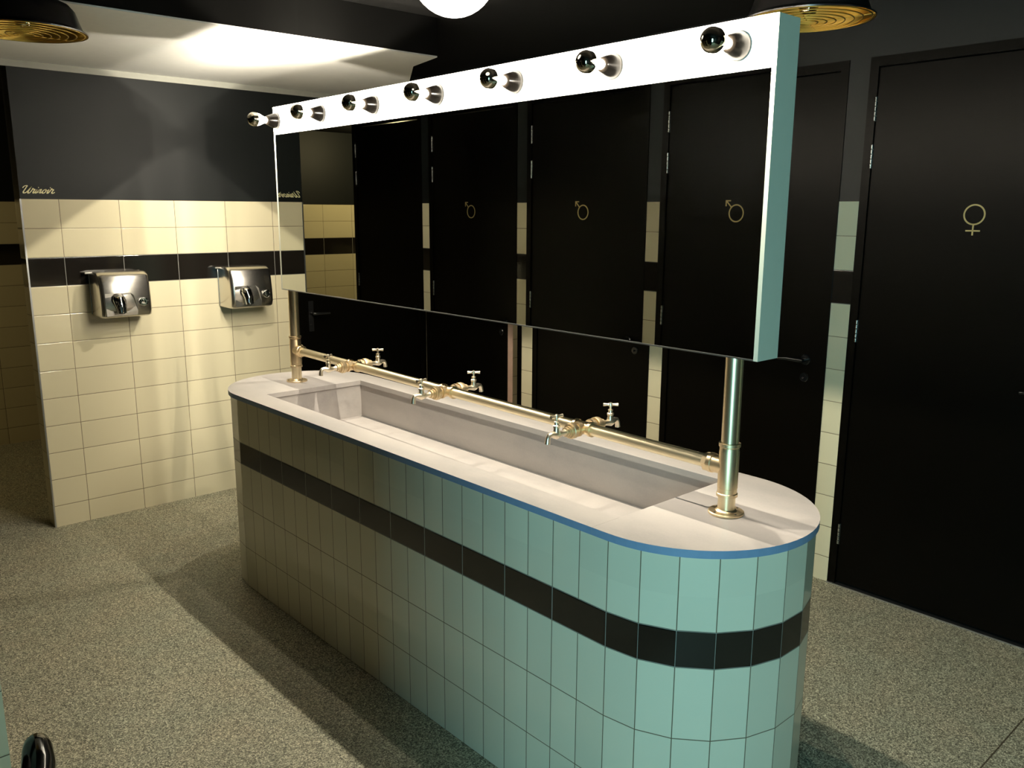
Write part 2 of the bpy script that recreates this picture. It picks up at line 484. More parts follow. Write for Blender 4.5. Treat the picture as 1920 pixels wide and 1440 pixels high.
def bar(bm, x, sx, p, q, wd, t=0.0016):
    (y0, z0), (y1, z1) = p, q
    L = math.hypot(y1-y0, z1-z0); nx, nz = -(z1-z0)/L*wd/2, (y1-y0)/L*wd/2
    flat_poly(bm, x, sx, [(y0+nx, z0+nz), (y1+nx, z1+nz), (y1-nx, z1-nz), (y0-nx, z0-nz)], t)
def symbol_bm(x, sx, cy, cz, female, outdir):
    bm = bmesh.new(); R = 0.041; W = 0.0058
    if female:
        ring(bm, x, sx, cy, cz, R, W)
        bar(bm, x, sx, (cy, cz-R+0.003), (cy, cz-R-0.040), W)
        bar(bm, x, sx, (cy-0.027, cz-R-0.022), (cy+0.027, cz-R-0.022), W)
    else:
        ring(bm, x, sx, cy, cz, R, W)
        d = outdir; k = 0.7071
        p = (cy + d*k*(R-0.003), cz + k*(R-0.003)); q = (cy + d*0.056, cz + 0.056)
        bar(bm, x, sx, p, q, W)
        bar(bm, x, sx, (q[0]+d*0.003, q[1]+0.001), (q[0]-d*0.024, q[1]+0.001), W)
        bar(bm, x, sx, (q[0]+d*0.001, q[1]+0.003), (q[0]+d*0.001, q[1]-0.024), W)
    return bm

def cabin_door(idx, xf, sx, y0, y1, handle_at, female, label, swing=0.0, ztop=2.315, cut=False, symbol_y=None):
    """door leaf on plane x=xf facing sx; y0<y1; hinge on the far (y1) side; handle on the near side"""
    root = empty('door_%d' % idx, (xf, y1, 0))
    tag(root, label, 'door', kind='structure')
    T = 0.04
    def L(bm):   # bring world-coordinate geometry into the root frame
        bmesh.ops.translate(bm, verts=bm.verts, vec=(-xf, -y1, 0)); return bm
    x0, x1 = sorted((xf, xf - sx*T))
    leaf = obj('leaf', L(B((x0, x1, y0, y1, 0.018, ztop))), M['door'], root)
    if swing:
        obj('leaf_edge', L(B((x0+0.0005, x1-0.0005, y0-0.0015, y0-0.0001, 0.018, ztop))), M['rawwood'], root)['label'] = 'raw pinkish wood edge'
    for z in (2.15, 1.955, 1.205, 0.25):
        obj('hinge', L(hinge_bm(xf, y1+0.004, z, sx)), M['hinge'], root, smooth=True)
    h = obj('handle', L(handle_bm(xf, y0+0.065, 1.045, sx, 1)), M['blackgloss'], root, smooth=True)
    h['label'] = 'black lever handle'
    cyy = symbol_y if symbol_y else (y0+y1)/2
    if cut: return root
    s_ = obj('symbol', L(symbol_bm(xf, sx, cyy, 1.715, female, (-1 if sx < 0 else 1))), M['gold'], root)
    s_['label'] = 'gold %s sign' % ('female' if female else 'male')
    if swing: root.rotation_euler = (0, 0, swing)
    return root

def partition(name, x, thick_dir, segs, leafs, ztop, label, ymin, ymax, mat):
    """wall on plane x with openings; segs = tiled strips; leafs = openings"""
    T = 0.10
    x0, x1 = sorted((x, x + thick_dir*T))
    boxes = []
    ys = ymin
    for (a, b) in sorted(leafs):
        if a > ys: boxes.append((x0, x1, ys, a, 0, ztop))
        ys = b
    if ys < ymax: boxes.append((x0, x1, ys, ymax, 0, ztop))
    boxes.append((x0, x1, ymin, ymax, ztop, CH-0.001))
    return struct(name, B(*boxes), mat, label, 'wall')

# right wall (ladies): tiled strips between black doors
R_STR = [(0.735, 0.828), (1.772, 1.864), (2.800, 2.890), (3.820, 3.922)]
R_OPEN = [(-0.255, 0.735), (0.828, 1.772), (1.864, 2.800), (2.890, 3.820), (3.922, 4.938)]
partition('wall_right', XD, 1, None, R_OPEN, 2.36, 'wall of narrow cream tiled piers between the black cubicle doors on the right', -1.399, YW-0.001, M['strip_wall'])
def frame(idx, x, d, a, b, z=2.36, jamb=0.037):
    # door lining, slightly proud of the tiles
    x0, x1 = sorted((x - d*0.004, x + d*0.10))
    a += 0.0006; b -= 0.0006; z -= 0.0006
    struct('trim_%d' % idx, B((x0, x1, a, a+jamb, 0, z), (x0, x1, b-jamb, b, 0, z), (x0, x1, a+jamb, b-jamb, 2.32, z)), M['door'],
           TL[idx], 'door frame')
TL = {}
n = 10
names_r = ['nearest the camera on the right wall, mostly outside the view', 'with the female sign, right of the wash trough', 'just right of the mirror end on the right wall', 'in the middle of the right wall, behind the mirror', 'standing slightly ajar in the far corner']
for k, (a, b) in enumerate(R_OPEN):
    TL[n+k] = 'black door frame of the cubicle %s' % names_r[k]
    frame(n+k, XD, 1, a, b)
for k, (a, b) in enumerate(R_OPEN):
    if k == 0: lab = 'black cubicle door beside the camera, before the first tiled pier of the right wall'
    elif k == 1: lab = 'black cubicle door with a gold female sign, right of the wash trough'
    elif k == 2: lab = 'black cubicle door partly hidden by the green end of the mirror board'
    elif k == 3: lab = 'black cubicle door seen below the mirror, between two tiled piers'
    else: lab = 'black cubicle door slightly open in the far right corner, showing its pink wood edge'
    cabin_door(1+k, XD+0.004, -1, a+0.040, b-0.040, None, True, lab, swing=(math.radians(-5.2) if k == 4 else 0))
# grey threshold strips under the right hand doors
bm = B(*[(XD-0.012, XD+0.05, a+0.0, b-0.0, 0.0001, 0.006) for a, b in R_OPEN])
struct('trim_16', bm, M['alu'], 'thin grey metal threshold along the foot of the right hand doors', 'threshold')
# cubicle interior behind the open door
struct('wall_cubicle', B((4.90, 5.0, 2.95, 4.94, 0, CH-0.001), (XD+0.105, 4.8999, 3.86, 3.90, 0, CH-0.001)), wall_mat('cubicle_tiles', 1, 0.05, 0.30), 'cream tiled walls inside the cubicle whose door is ajar', 'wall')
struct('wall_cubicle_side', B((XD+0.125, 4.899, 4.92, 4.96, 0, CH-0.002)), wall_mat('cubicle_side_tiles', 0, 0.05, 0.30), 'cream tiled side wall inside the far cubicle', 'wall')
struct('wall_outer', B((5.02, 5.1, -1.399, 2.94, 0, CH-0.001), (5.02, 5.1, 2.94, 7.0, 0, CH-0.002)), M['paint'], 'dark outer wall behind the cubicles', 'wall')
l = bpy.data.lights.new('cubicle_lamp', 'POINT'); l.energy = 16; l.color = WARM; l.shadow_soft_size = 0.06
lo = bpy.data.objects.new('cubicle_lamp', l); sc.collection.objects.link(lo); lo.location = (4.35, 4.35, 2.35)
t = empty('paper_dispenser', (4.84, 4.45, 0.78)); tag(t, 'dark grey round paper dispenser on the cubicle wall behind the open door', 'dispenser')
bm = bmesh.new(); lathe(bm, [(0.10, -0.055), (0.135, -0.05), (0.14, 0.0), (0.14, 0.058)], (0, 0, 0), 'X', 30); obj('case', bm, M['greyplastic'], t, smooth=True)
bm = bmesh.new(); lathe(bm, [(0.045, -0.058), (0.05, -0.0551)], (0, 0, 0), 'X', 24); obj('cover', bm, M['chrome'], t, smooth=True)

# black door in the far wall
root = empty('door_6', (DX0, YW, 0)); tag(root, 'plain black door in the far wall, between the dryers and the right corner', 'door', kind='structure')
obj('leaf', B((0.002, DX1-DX0-0.002, 0.02, 0.06, 0.01, DZ)), M['door'], root)
obj('frame', B((-0.0495, 0, -0.004, 0.119, 0, DZ+0.0495), (DX1-DX0, DX1-DX0+0.0495, -0.004, 0.119, 0, DZ+0.0495), (0, DX1-DX0, -0.004, 0.119, DZ+0.002, DZ+0.0495)), M['door'], root)
bm = bmesh.new()
box(bm, 0.040, 0.075, 0.012, 0.020, 0.94, 1.14)
tube(bm, [(0.057, 0.012, 1.06), (0.057, -0.03, 1.06), (0.065, -0.036, 1.06), (0.17, -0.034, 1.057)], [0.009, 0.009, 0.009, 0.007], 12)
lathe(bm, [(0.006, 0), (0.006, 0.01)], (0.057, 0.012, 0.985), '-Y', 10)
obj('handle', bm, M['blackgloss'], root, smooth=True)['label'] = 'black lever handle on a long plate'

# left wall (gents), seen in the mirror
L_OPEN = [(1.93, 2.700), (2.786, 3.690), (3.780, 4.695), (4.779, 5.560)]
L_OPEN = [(1.965, 2.730), (2.815, 3.720), (3.807, 4.695), (4.777, 5.66)]
partition('wall_left_cubicles', XM, -1, None, L_OPEN, 2.36, 'wall of cream tiled piers and black cubicle doors, seen in the mirror', 1.925, 5.662, M['strip_wall'])
names_l = ['nearest the camera', 'second from the camera', 'third from the camera', 'farthest from the camera']
for k, (a, b) in enumerate(L_OPEN):
    TL[20+k] = 'black door frame of the left wall cubicle %s, seen in the mirror' % names_l[k]
    frame(20+k, XM, -1, a, b)
for k, (a, b) in enumerate(L_OPEN):
    lab = ['black cubicle door with a gold male sign, rightmost of those reflected in the mirror',
           'black cubicle door with a gold male sign, second from the right in the mirror',
           'black cubicle door with a faint gold male sign, third from the right in the mirror',
           'black cubicle door next to the passage, leftmost of those reflected in the mirror'][k]
    cabin_door(7+k, XM-0.004, 1, a+0.040, b-0.040, None, False, lab, symbol_y=(2.285 if k == 0 else None), cut=(k == 3))
struct('wall_cubicles_end', B((-0.799, XM-0.101, 1.925, 1.98, 0, CH-0.001)), wall_mat('cubicles_end_tiles', 0, 0.0, 0.3), 'tiled end wall of the left hand cubicles', 'wall')
struct('wall_cubicles_rear', B((-0.86, -0.80, 1.981, 5.66, 0, CH-0.001)), M['paint'], 'dark rear wall of the left hand cubicles', 'wall')

# ------------------------------------------------------------------ lettering on the far wall
def lettering():
    """hand drawn brush script, thick slanted strokes"""
    bm = bmesh.new()
    strokes = []
    def S(pts): strokes.append(pts)
    # U with a curled entry stroke
    S([(0.00, .74), (.10, .95), (.30, 1.05), (.46, 1.02), (.40, .80), (.28, .48), (.20, .22), (.28, .06), (.46, .08), (.66, .30), (.84, .62), (1.00, .98)])
    S([(1.00, .98), (.88, .60), (.76, .25), (.80, .05), (.94, .06), (1.06, .22)])
    # r
    S([(1.06, .22), (1.20, .55), (1.22, .70), (1.30, .58), (1.42, .56), (1.48, .50), (1.38, .26), (1.40, .08), (1.50, .08), (1.62, .26)])
    # i
    S([(1.62, .26), (1.76, .58), (1.68, .30), (1.66, .10), (1.76, .07), (1.90, .26)]); S([(1.84, .80), (1.90, .86)])
    # n
    S([(1.90, .26), (2.02, .58), (1.92, .10)]); S([(1.95, .24), (2.12, .52), (2.24, .57), (2.26, .46), (2.18, .20), (2.24, .07), (2.38, .18), (2.46, .30)])
    # o
    S([(2.80, .56), (2.62, .52), (2.48, .30), (2.50, .10), (2.66, .06), (2.84, .24), (2.88, .46), (2.76, .58), (2.84, .48), (3.04, .46)])
    # i
    S([(3.04, .30), (3.20, .58), (3.12, .30), (3.08, .10), (3.18, .07), (3.32, .26)]); S([(3.28, .80), (3.34, .86)])
    # r
    S([(3.32, .26), (3.46, .56), (3.48, .70), (3.56, .58), (3.68, .56), (3.74, .48), (3.64, .24), (3.68, .08), (3.82, .06), (3.98, .22)])
    for pts in strokes:
        # smooth
        P = [Vector((a + 0.30*b, b)) for a, b in pts]
        Q = []
        for i in range(len(P)-1):
            p0 = P[max(i-1, 0)]; p1 = P[i]; p2 = P[i+1]; p3 = P[min(i+2, len(P)-1)]
            for k in range(5):
                t = k/5
                Q.append(0.5*((2*p1) + (p2-p0)*t + (2*p0-5*p1+4*p2-p3)*t*t + (-p0+3*p1-3*p2+p3)*t**3))
        Q.append(P[-1])
        nib = Vector((0.80, 0.42))*0.125      # broad pen held at a slant
        prev = None
        for i, q in enumerate(Q):
            d = (Q[min(i+1, len(Q)-1)] - Q[max(i-1, 0)])
            if d.length < 1e-6: continue
            d.normalize(); nrm = Vector((-d.y, d.x))
            wd = max(0.055, abs(nrm.dot(nib)))
            a, b = q + nrm*wd, q - nrm*wd
            cur = (a, b)
            if prev:
                vs = [bm.verts.new((v.x, dy, v.y)) for dy in (0,) for v in (prev[0], prev[1], cur[1], cur[0])]
                vt = [bm.verts.new((v.x, -0.06, v.y)) for v in (prev[0], prev[1], cur[1], cur[0])]
                try:
                    bm.faces.new(vt); 
                    for i2 in range(4): bm.faces.new((vs[i2], vs[(i2+1) % 4], vt[(i2+1) % 4], vt[i2]))
                except ValueError: pass
            prev = cur
    sx = 0.0385; sz = 0.036
    for v in bm.verts: v.co = Vector((v.co.x*sx, v.co.y*0.03, v.co.z*sz))
    o = obj('lettering', bm, M['letter'])
    o.location = (1.103, YW-0.0005, 1.797)
    tag(o, 'pale yellow brush script word Urinoir on the dark wall above the tiles', 'lettering')
lettering()

# ------------------------------------------------------------------ wash trough
CX = 1.903; HW = 0.343; Y0, Y1 = 1.35, 3.55
def perimeter(off, segN):
    """closed outline (x, y, s, band) anticlockwise seen from above, starting at front near joint"""
    R = HW + off
    pts = []
    n = int(round((Y1-Y0)/0.1))
    return R, n
def trough_base():
    bm = bmesh.new(); R, n = perimeter(0, 11)
    P = []
    # near end half circle from front (x=-R) round to back
    for k in range(11): 
        a = PI + PI*k/11; P.append((CX + R*math.cos(a), Y0 + R*math.sin(a), 'c'))
    for k in range(n): P.append((CX + R, Y0 + 0.1*k, 's'))
    for k in range(11):
        a = 0 + PI*k/11; P.append((CX + R*math.cos(a), Y1 + R*math.sin(a), 'c'))
    for k in range(n): P.append((CX - R, Y1 - 0.1*k, 's'))
    N_ = len(P)
    zs = [0.0, 0.893]
    lo = [bm.verts.new((x, y, zs[0])) for x, y, _ in P]; hi = [bm.verts.new((x, y, zs[1])) for x, y, _ in P]
    ut = bm.loops.layers.uv.new('tile'); ub = bm.loops.layers.uv.new('band')
    u = 0.0; b = 0.0
    for i in range(N_):
        j = (i+1) % N_
        f = bm.faces.new((lo[i], lo[j], hi[j], hi[i]))
        db = 1.0 if P[i][2] == 'c' else 0.5
        for lp, (uu, bb, z) in zip(f.loops, ((u, b, zs[0]), (u+1, b+db, zs[0]), (u+1, b+db, zs[1]), (u, b, zs[1]))):
            lp[ut].uv = (uu, z); lp[ub].uv = (bb, z)
        u += 1; b += db
    return bm
tr = empty('wash_trough', (CX, (Y0+Y1)/2, 0))
tag(tr, 'island wash trough with rounded ends, cream tiles, one black row and a stone top', 'wash trough')
def loc(bm, root):
    l_ = root.location
    if abs(root.rotation_euler.z) > 1e-9:
        m = (Matrix.Translation(l_) @ Matrix.Rotation(root.rotation_euler.z, 4, 'Z')).inverted()
        bmesh.ops.transform(bm, matrix=m, verts=bm.verts)
    else:
        bmesh.ops.translate(bm, verts=bm.verts, vec=-Vector(l_))
    return bm
obj('tiled_base', loc(trough_base(), tr), M['trough'], tr)
# basin opening
HX0, HX1, HY0, HY1 = 1.660, 2.146, 1.402, 3.462
ZS0, ZS1 = 0.893, 0.914; ZB = 0.738
def slab():
    """stone top with the rectangular opening"""
    bm = bmesh.new(); R = HW + 0.007
    def arc(cy, a0, a1, n_=24): return [(CX + R*math.cos(a0+(a1-a0)*k/n_), cy + R*math.sin(a0+(a1-a0)*k/n_)) for k in range(n_+1)]
    near = [(CX-R, HY0)] + arc(Y0, PI, 2*PI, 36) + [(CX+R, HY0)]
    far = [(CX+R, HY1)] + arc(Y1, 0, PI, 36) + [(CX-R, HY1)]
    def prism(pts):
        a = [bm.verts.new((x, y, ZS0)) for x, y in pts]; b = [bm.verts.new((x, y, ZS1)) for x, y in pts]
        bm.faces.new(list(reversed(a))); bm.faces.new(b)
        for i in range(len(pts)):
            j = (i+1) % len(pts); bm.faces.new((a[i], a[j], b[j], b[i]))
    g = 0.0004
    prism([(x, y) for x, y in near]); prism(far)
    prism([(CX-R, HY0+g), (HX0, HY0+g), (HX0, HY1-g), (CX-R, HY1-g)])
    prism([(HX1, HY0+g), (CX+R, HY0+g), (CX+R, HY1-g), (HX1, HY1-g)])
    return bm
st = obj('stone_top', loc(slab(), tr), M['stone'], tr)
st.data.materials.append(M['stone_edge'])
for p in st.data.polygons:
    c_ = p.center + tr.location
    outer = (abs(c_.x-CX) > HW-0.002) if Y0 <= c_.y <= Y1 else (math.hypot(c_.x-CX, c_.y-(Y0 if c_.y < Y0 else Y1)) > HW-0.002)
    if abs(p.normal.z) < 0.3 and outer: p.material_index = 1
bo = 0.006
bm = B((HX0-bo-0.02, HX0-bo, HY0-bo-0.02, HY1+bo+0.02, ZB-0.02, ZS0-0.0005), (HX1+bo, HX1+bo+0.02, HY0-bo-0.02, HY1+bo+0.02, ZB-0.02, ZS0-0.0005),
       (HX0-bo, HX1+bo, HY0-bo-0.02, HY0-bo, ZB-0.02, ZS0-0.0005), (HX0-bo, HX1+bo, HY1+bo, HY1+bo+0.02, ZB-0.02, ZS0-0.0005),
       (HX0-bo, HX1+bo, HY0-bo, HY1+bo, ZB-0.02, ZB))
obj('basin', loc(bm, tr), M['stone'], tr)
bm = B((2.146-0.006, 2.1515, HY0, HY1, ZB+0.0001, ZB+0.0012))
obj('drain_slot', loc(bm, tr), M['alu'], tr)

# ------------------------------------------------------------------ pipework
PX = 1.908
PY = (1.232, 3.645); RZ = (1.046, 1.066)
pf = empty('pipe_stand', (PX, 2.44, ZS1)); tag(pf, 'brass pipe stand with two upright posts and a long water rail above the basin', 'pipe frame')
def post(y, rz, s):
    root_parts = []
    bm = bmesh.new()
    lathe(bm, [(0.0235, ZS1+0.006), (0.0235, 1.3524)], (PX, y, 0), 'Z', 36)
    p_ = obj('post', loc(bm, pf), M['brass'], pf, smooth=True)
    bm = bmesh.new()
    lathe(bm, [(0.0475, ZS1+0.0002), (0.0485, ZS1+0.002), (0.0485, ZS1+0.006), (0.0465, ZS1+0.008), (0.0295, ZS1+0.009), (0.0262, ZS1+0.012), (0.0242, ZS1+0.014)], (PX, y, 0), 'Z', 40)
    fl = obj('flange', loc(bm, pf), M['bronze'], p_, smooth=True)
    for k in range(4):
        bm = bmesh.new()
        a = PI/4 + k*PI/2 + 0.5
        lathe(bm, [(0.0034, ZS1+0.0075), (0.0034, ZS1+0.0088)], (PX+0.039*math.cos(a), y+0.039*math.sin(a), 0), 'Z', 10)
        obj('screw', loc(bm, pf), M['hole'], p_)
    bm = bmesh.new(); zc = rz - 0.006
    lathe(bm, [(0.0242, zc-0.077), (0.0285, zc-0.076), (0.0285, zc-0.068), (0.0262, zc-0.066), (0.0262, zc-0.053), (0.0270, zc-0.052), (0.0270, zc+0.050), (0.0262, zc+0.052), (0.0262, zc+0.062), (0.0290, zc+0.064), (0.0290, zc+0.073), (0.0242, zc+0.074)], (PX, y, 0), 'Z', 36)
    lathe(bm, [(0.025, 0.0), (0.025, 0.044), (0.0272, 0.046), (0.0272, 0.058), (0.024, 0.060)], (PX, y, rz), (0, s, 0), 32)
    lathe(bm, [(0.0262, 0.060), (0.0262, 0.074), (0.0205, 0.075)], (PX, y, rz), (0, s, 0), 6)
    if s < 0:
        lathe(bm, [(0.018, 0.0), (0.018, 0.036), (0.015, 0.04)], (PX, y, rz+0.004), (1, 0.2, 0), 20)
    obj('tee_fitting', loc(bm, pf), M['bronze'], p_, smooth=True)
post(PY[0], RZ[0], 1); post(PY[1], RZ[1], -1)
bm = bmesh.new(); tube(bm, [(PX, PY[0]+0.03, RZ[0]), (PX, PY[1]-0.03, RZ[1])], 0.0185, 32)
obj('water_rail', loc(bm, pf), M['brass_rail'], pf, smooth=True)
TY = (1.765, 2.462, 3.125)
def rz_at(y): return RZ[0] + (RZ[1]-RZ[0])*(y-PY[0])/(PY[1]-PY[0])
for y in TY:
    z = rz_at(y); bm = bmesh.new()
    for s in (1, -1):
        lathe(bm, [(0.0205, 0), (0.0205, 0.026), (0.0240, 0.028), (0.0240, 0.037), (0.019, 0.038)], (PX, y, z), (0, s, 0), 28)
        lathe(bm, [(0.0195, 0), (0.0195, 0.026), (0.0235, 0.028), (0.0235, 0.037), (0.0190, 0.038), (0.0190, 0.046)], (PX, y, z), (s, 0, 0), 28)
    obj('cross_fitting', loc(bm, pf), M['bronze'], pf, smooth=True)
def make_tap():
    """origin on the rail axis, outlet towards +X"""
    t = empty('water_tap')
    bm = bmesh.new()
    lathe(bm, [(0.0195, 0.0465), (0.0245, 0.047), (0.0255, 0.050), (0.0255, 0.062), (0.0225, 0.064), (0.0225, 0.070), (0.0175, 0.071), (0.0175, 0.078), (0.0150, 0.079), (0.0150, 0.086), (0.011, 0.088)], (0, 0, 0), 'X', 28)
    obj('union_nut', bm, M['bronze'], t, smooth=True)
    bm = bmesh.new()
    tube(bm, [(0.086, 0, 0), (0.100, 0, -0.001), (0.112, 0, -0.002), (0.124, 0, -0.002), (0.134, 0, 0.000), (0.146, 0, 0.003), (0.155, 0, 0.001), (0.160, 0, -0.007), (0.162, 0, -0.024)],
         [0.0105, 0.0085, 0.0100, 0.0135, 0.0115, 0.0085, 0.0080, 0.0078, 0.0088], 18)
    obj('spout', bm, M['tapmetal'], t, smooth=True)
    bm = bmesh.new()
    lathe(bm, [(0.0125, 0.002), (0.0095, 0.016), (0.0085, 0.020), (0.0110, 0.021), (0.0110, 0.028), (0.0080, 0.030), (0.0070, 0.036), (0.0085, 0.037), (0.0085, 0.040), (0.0040, 0.042), (0.0038, 0.054)], (0.124, 0, 0), 'Z', 20)
    obj('bonnet', bm, M['tapmetal'], t, smooth=True)
    bm = bmesh.new()
    lathe(bm, [(0.0055, -0.024), (0.0052, -0.021), (0.0040, -0.010), (0.0048, -0.004), (0.0060, 0.0), (0.0048, 0.004), (0.0040, 0.010), (0.0052, 0.021), (0.0055, 0.024)], (0.124, 0, 0.0565), 'Y', 14)
    lathe(bm, [(0.0062, -0.006), (0.0066, 0.0), (0.0050, 0.006), (0.0, 0.008)], (0.124, 0, 0.0565), 'Z', 14)
    obj('handle', bm, M['tapmetal'], t, smooth=True)['label'] = 'small T shaped tap handle'
    return t
tap0 = make_tap(); first = True
where = ['nearest the camera', 'in the middle of three', 'farthest from the camera']
for i, y in enumerate(TY):
    for s in (1, -1):
        t = tap0 if first else copy_tree(tap0); first = False
        t.location = (PX, y, rz_at(y)); t.rotation_euler = (0, 0, 0 if s > 0 else PI)
        # T handles were left at different angles
        hd = [c for c in t.children if c.name.startswith('handle')][0]
        ang = {1: math.radians(48), -1: math.radians(-78)}[s] + (0.25*(i-1) if s < 0 else 0.0)
        hd.rotation_euler = (0, 0, ang)
        c_, s_ = math.cos(ang), math.sin(ang)
        hd.location = (0.124 - 0.124*c_, -0.124*s_, 0)
        side = 'front' if s < 0 else 'rear'
        tag(t, 'small brass tap on the %s side of the rail, %s' % (side, where[i]), 'tap', 'taps on the water rail')

# ------------------------------------------------------------------ mirror board
BR = math.radians(-0.45); BX, BY = 1.901, 1.132
TH = 0.046; BL = 2.56; ZB0, ZB1, ZSTR = 1.353, 2.174, 2.054
mb = empty('mirror_board', (BX, BY, ZB0), BR)
tag(mb, 'long two sided mirror board with white light strips along its top edge', 'mirror')
# local coords: x -TH..TH, y 0..BL, z world-ZB0
def LZ(z): return z - ZB0
H = ZB1 - ZB0
bm = B((-TH+0.003, TH-0.003, 0.012, BL-0.012, 0.0, 0.008), (-TH+0.003, TH-0.003, 0.012, BL-0.012, H-0.008, H))
obj('frame', bm, M['side'], mb)
obj('end_panel', B((-TH, TH, 0.0, 0.012, 0, H)), M['side'], mb)['label'] = 'pale green end panel'
obj('end_panel', B((-TH, TH, BL-0.012, BL, 0, H)), M['side'], mb)['label'] = 'pale green end panel'
e_ = 0.003
edge_f = B((-TH-0.0012, -TH+e_, 0.0121, BL-0.0121, -0.0, 0.004))
obj('bottom_edge', edge_f, M['alu'], mb)['label'] = 'thin bright metal edge'
pane_f = obj('mirror_pane', B((-TH, -TH+e_-0.0002, 0.0121, BL-0.0121, 0.0042, LZ(ZSTR)-0.0004)), M['mirror'], mb)
pane_b = obj('mirror_pane', B((TH-e_+0.0002, TH, 0.0121, BL-0.0121, 0.0042, LZ(ZSTR)-0.0004)), M['mirror'], mb)
strip_f = obj('light_strip', B((-TH-0.001, -TH+e_-0.0002, 0.0121, BL-0.0121, LZ(ZSTR), H)), M['strip'], mb)
strip_b = obj('light_strip', B((TH-e_+0.0002, TH+0.001, 0.0121, BL-0.0121, LZ(ZSTR), H)), M['strip'], mb)
BZ = LZ(2.113)
bulbY = [0.104 + 0.4035*k for k in range(7)]
def socket_bm(s):
    bm = bmesh.new()
    lathe(bm, [(0.0335, 0.0), (0.0345, 0.004), (0.0330, 0.010), (0.0285, 0.024), (0.0215, 0.042), (0.0180, 0.050), (0.0150, 0.051)], (0, 0, 0), (s, 0, 0), 28)
    return bm
def bulb_parts(s):
    g = bmesh.new()      # glowing clear glass between neck and silvered cap
    prof = [(0.0135, 0.0515), (0.0140, 0.060), (0.0185, 0.070), (0.0245, 0.082), (0.0285, 0.0975)]
    lathe(g, prof, (0, 0, 0), (s, 0, 0), 18, caps=False)
    c = bmesh.new()
    prof = [(0.0288, 0.0972)] + [(0.0302*math.cos(a), 0.108+0.0302*math.sin(a)) for a in [PI/2*k/8 for k in range(1, 8)]] + [(0.0, 0.1382)]
    lathe(c, prof, (0, 0, 0), (s, 0, 0), 28, caps=False)
    return g, c
Mb = Matrix.Translation((BX, BY, ZB0)) @ Matrix.Rotation(BR, 4, 'Z')
back_objs = []; front_objs = []
ordn = ['nearest the camera', 'second from the near end', 'third from the near end', 'in the middle of the strip', 'third from the far end', 'second from the far end', 'farthest from the camera']
proto = {}
for s in (-1, 1):
    for k, y in enumerate(bulbY):
        x = s*(TH+0.001)
        if (s, 's') not in proto:
            so = obj('socket', socket_bm(s), M['bakelite'], mb, smooth=True, angle=50); proto[(s, 's')] = so
        else:
            so = proto[(s, 's')].copy(); sc.collection.objects.link(so)
        so.location = (x, y, BZ)
        if (s, 'b') not in proto:
            t = empty('light_bulb'); gb, cb = bulb_parts(s)
            go = obj('glass', gb, M['glow'], t, smooth=True); co = obj('silver_cap', cb, M['crown'], t, smooth=True)
            co['label'] = 'silvered cap'
            proto[(s, 'b')] = t
        else:
            t = copy_tree(proto[(s, 'b')])
        t.location = Mb @ Vector((x, y, BZ)); t.rotation_euler = (0, 0, BR)
        if s < 0: lab = 'lit crown silvered bulb on the front light strip, %s' % ordn[k]
        else: lab = 'lit crown silvered bulb on the hidden rear light strip, %s' % ordn[k]
        tag(t, lab, 'light bulb', 'crown silvered bulbs on the mirror board')
        l = bpy.data.lights.new('bulb_filament', 'POINT'); l.energy = BULB_W; l.color = WARM; l.shadow_soft_size = 0.006
        lo = bpy.data.objects.new('bulb_filament', l); sc.collection.objects.link(lo)
        lo.matrix_world = Mb @ Matrix.Translation((x + s*0.0965, y, BZ))
        (front_objs if s < 0 else back_objs).extend([so] + list(t.children))

# light of the bulbs as thrown back by the mirror glass (mirror images of the lamps, cropped by the board's frame)
def mirror_images(side, others, strip_other):
    col = bpy.data.collections.new('glass_%s' % side); 
    for o in [pane_f, pane_b, strip_other] + others:
        col.objects.link(o)
    for co in col.collection_objects: co.light_linking.link_state = 'EXCLUDE'
    s = -1 if side == 'front' else 1
    for k, y in enumerate(bulbY):
        l = bpy.data.lights.new('mirrored_bulb', 'SPOT'); l.energy = MIRROR_W; l.color = tuple(a*b for a, b in zip(WARM, (0.88, 0.90, 0.88)))
        l.spot_size = PI; l.spot_blend = 0.0; l.shadow_soft_size = 0.003
        o = bpy.data.objects.new('mirrored_bulb', l); sc.collection.objects.link(o)
        m = Mb @ Matrix.Translation((s*TH - s*0.0885, y, BZ)) @ Matrix.Rotation((PI/2 if s < 0 else -PI/2), 4, 'Y')
        o.matrix_world = m
        o.light_linking.blocker_collection = col
mirror_images('front', back_objs, strip_b)
mirror_images('rear', front_objs, strip_f)

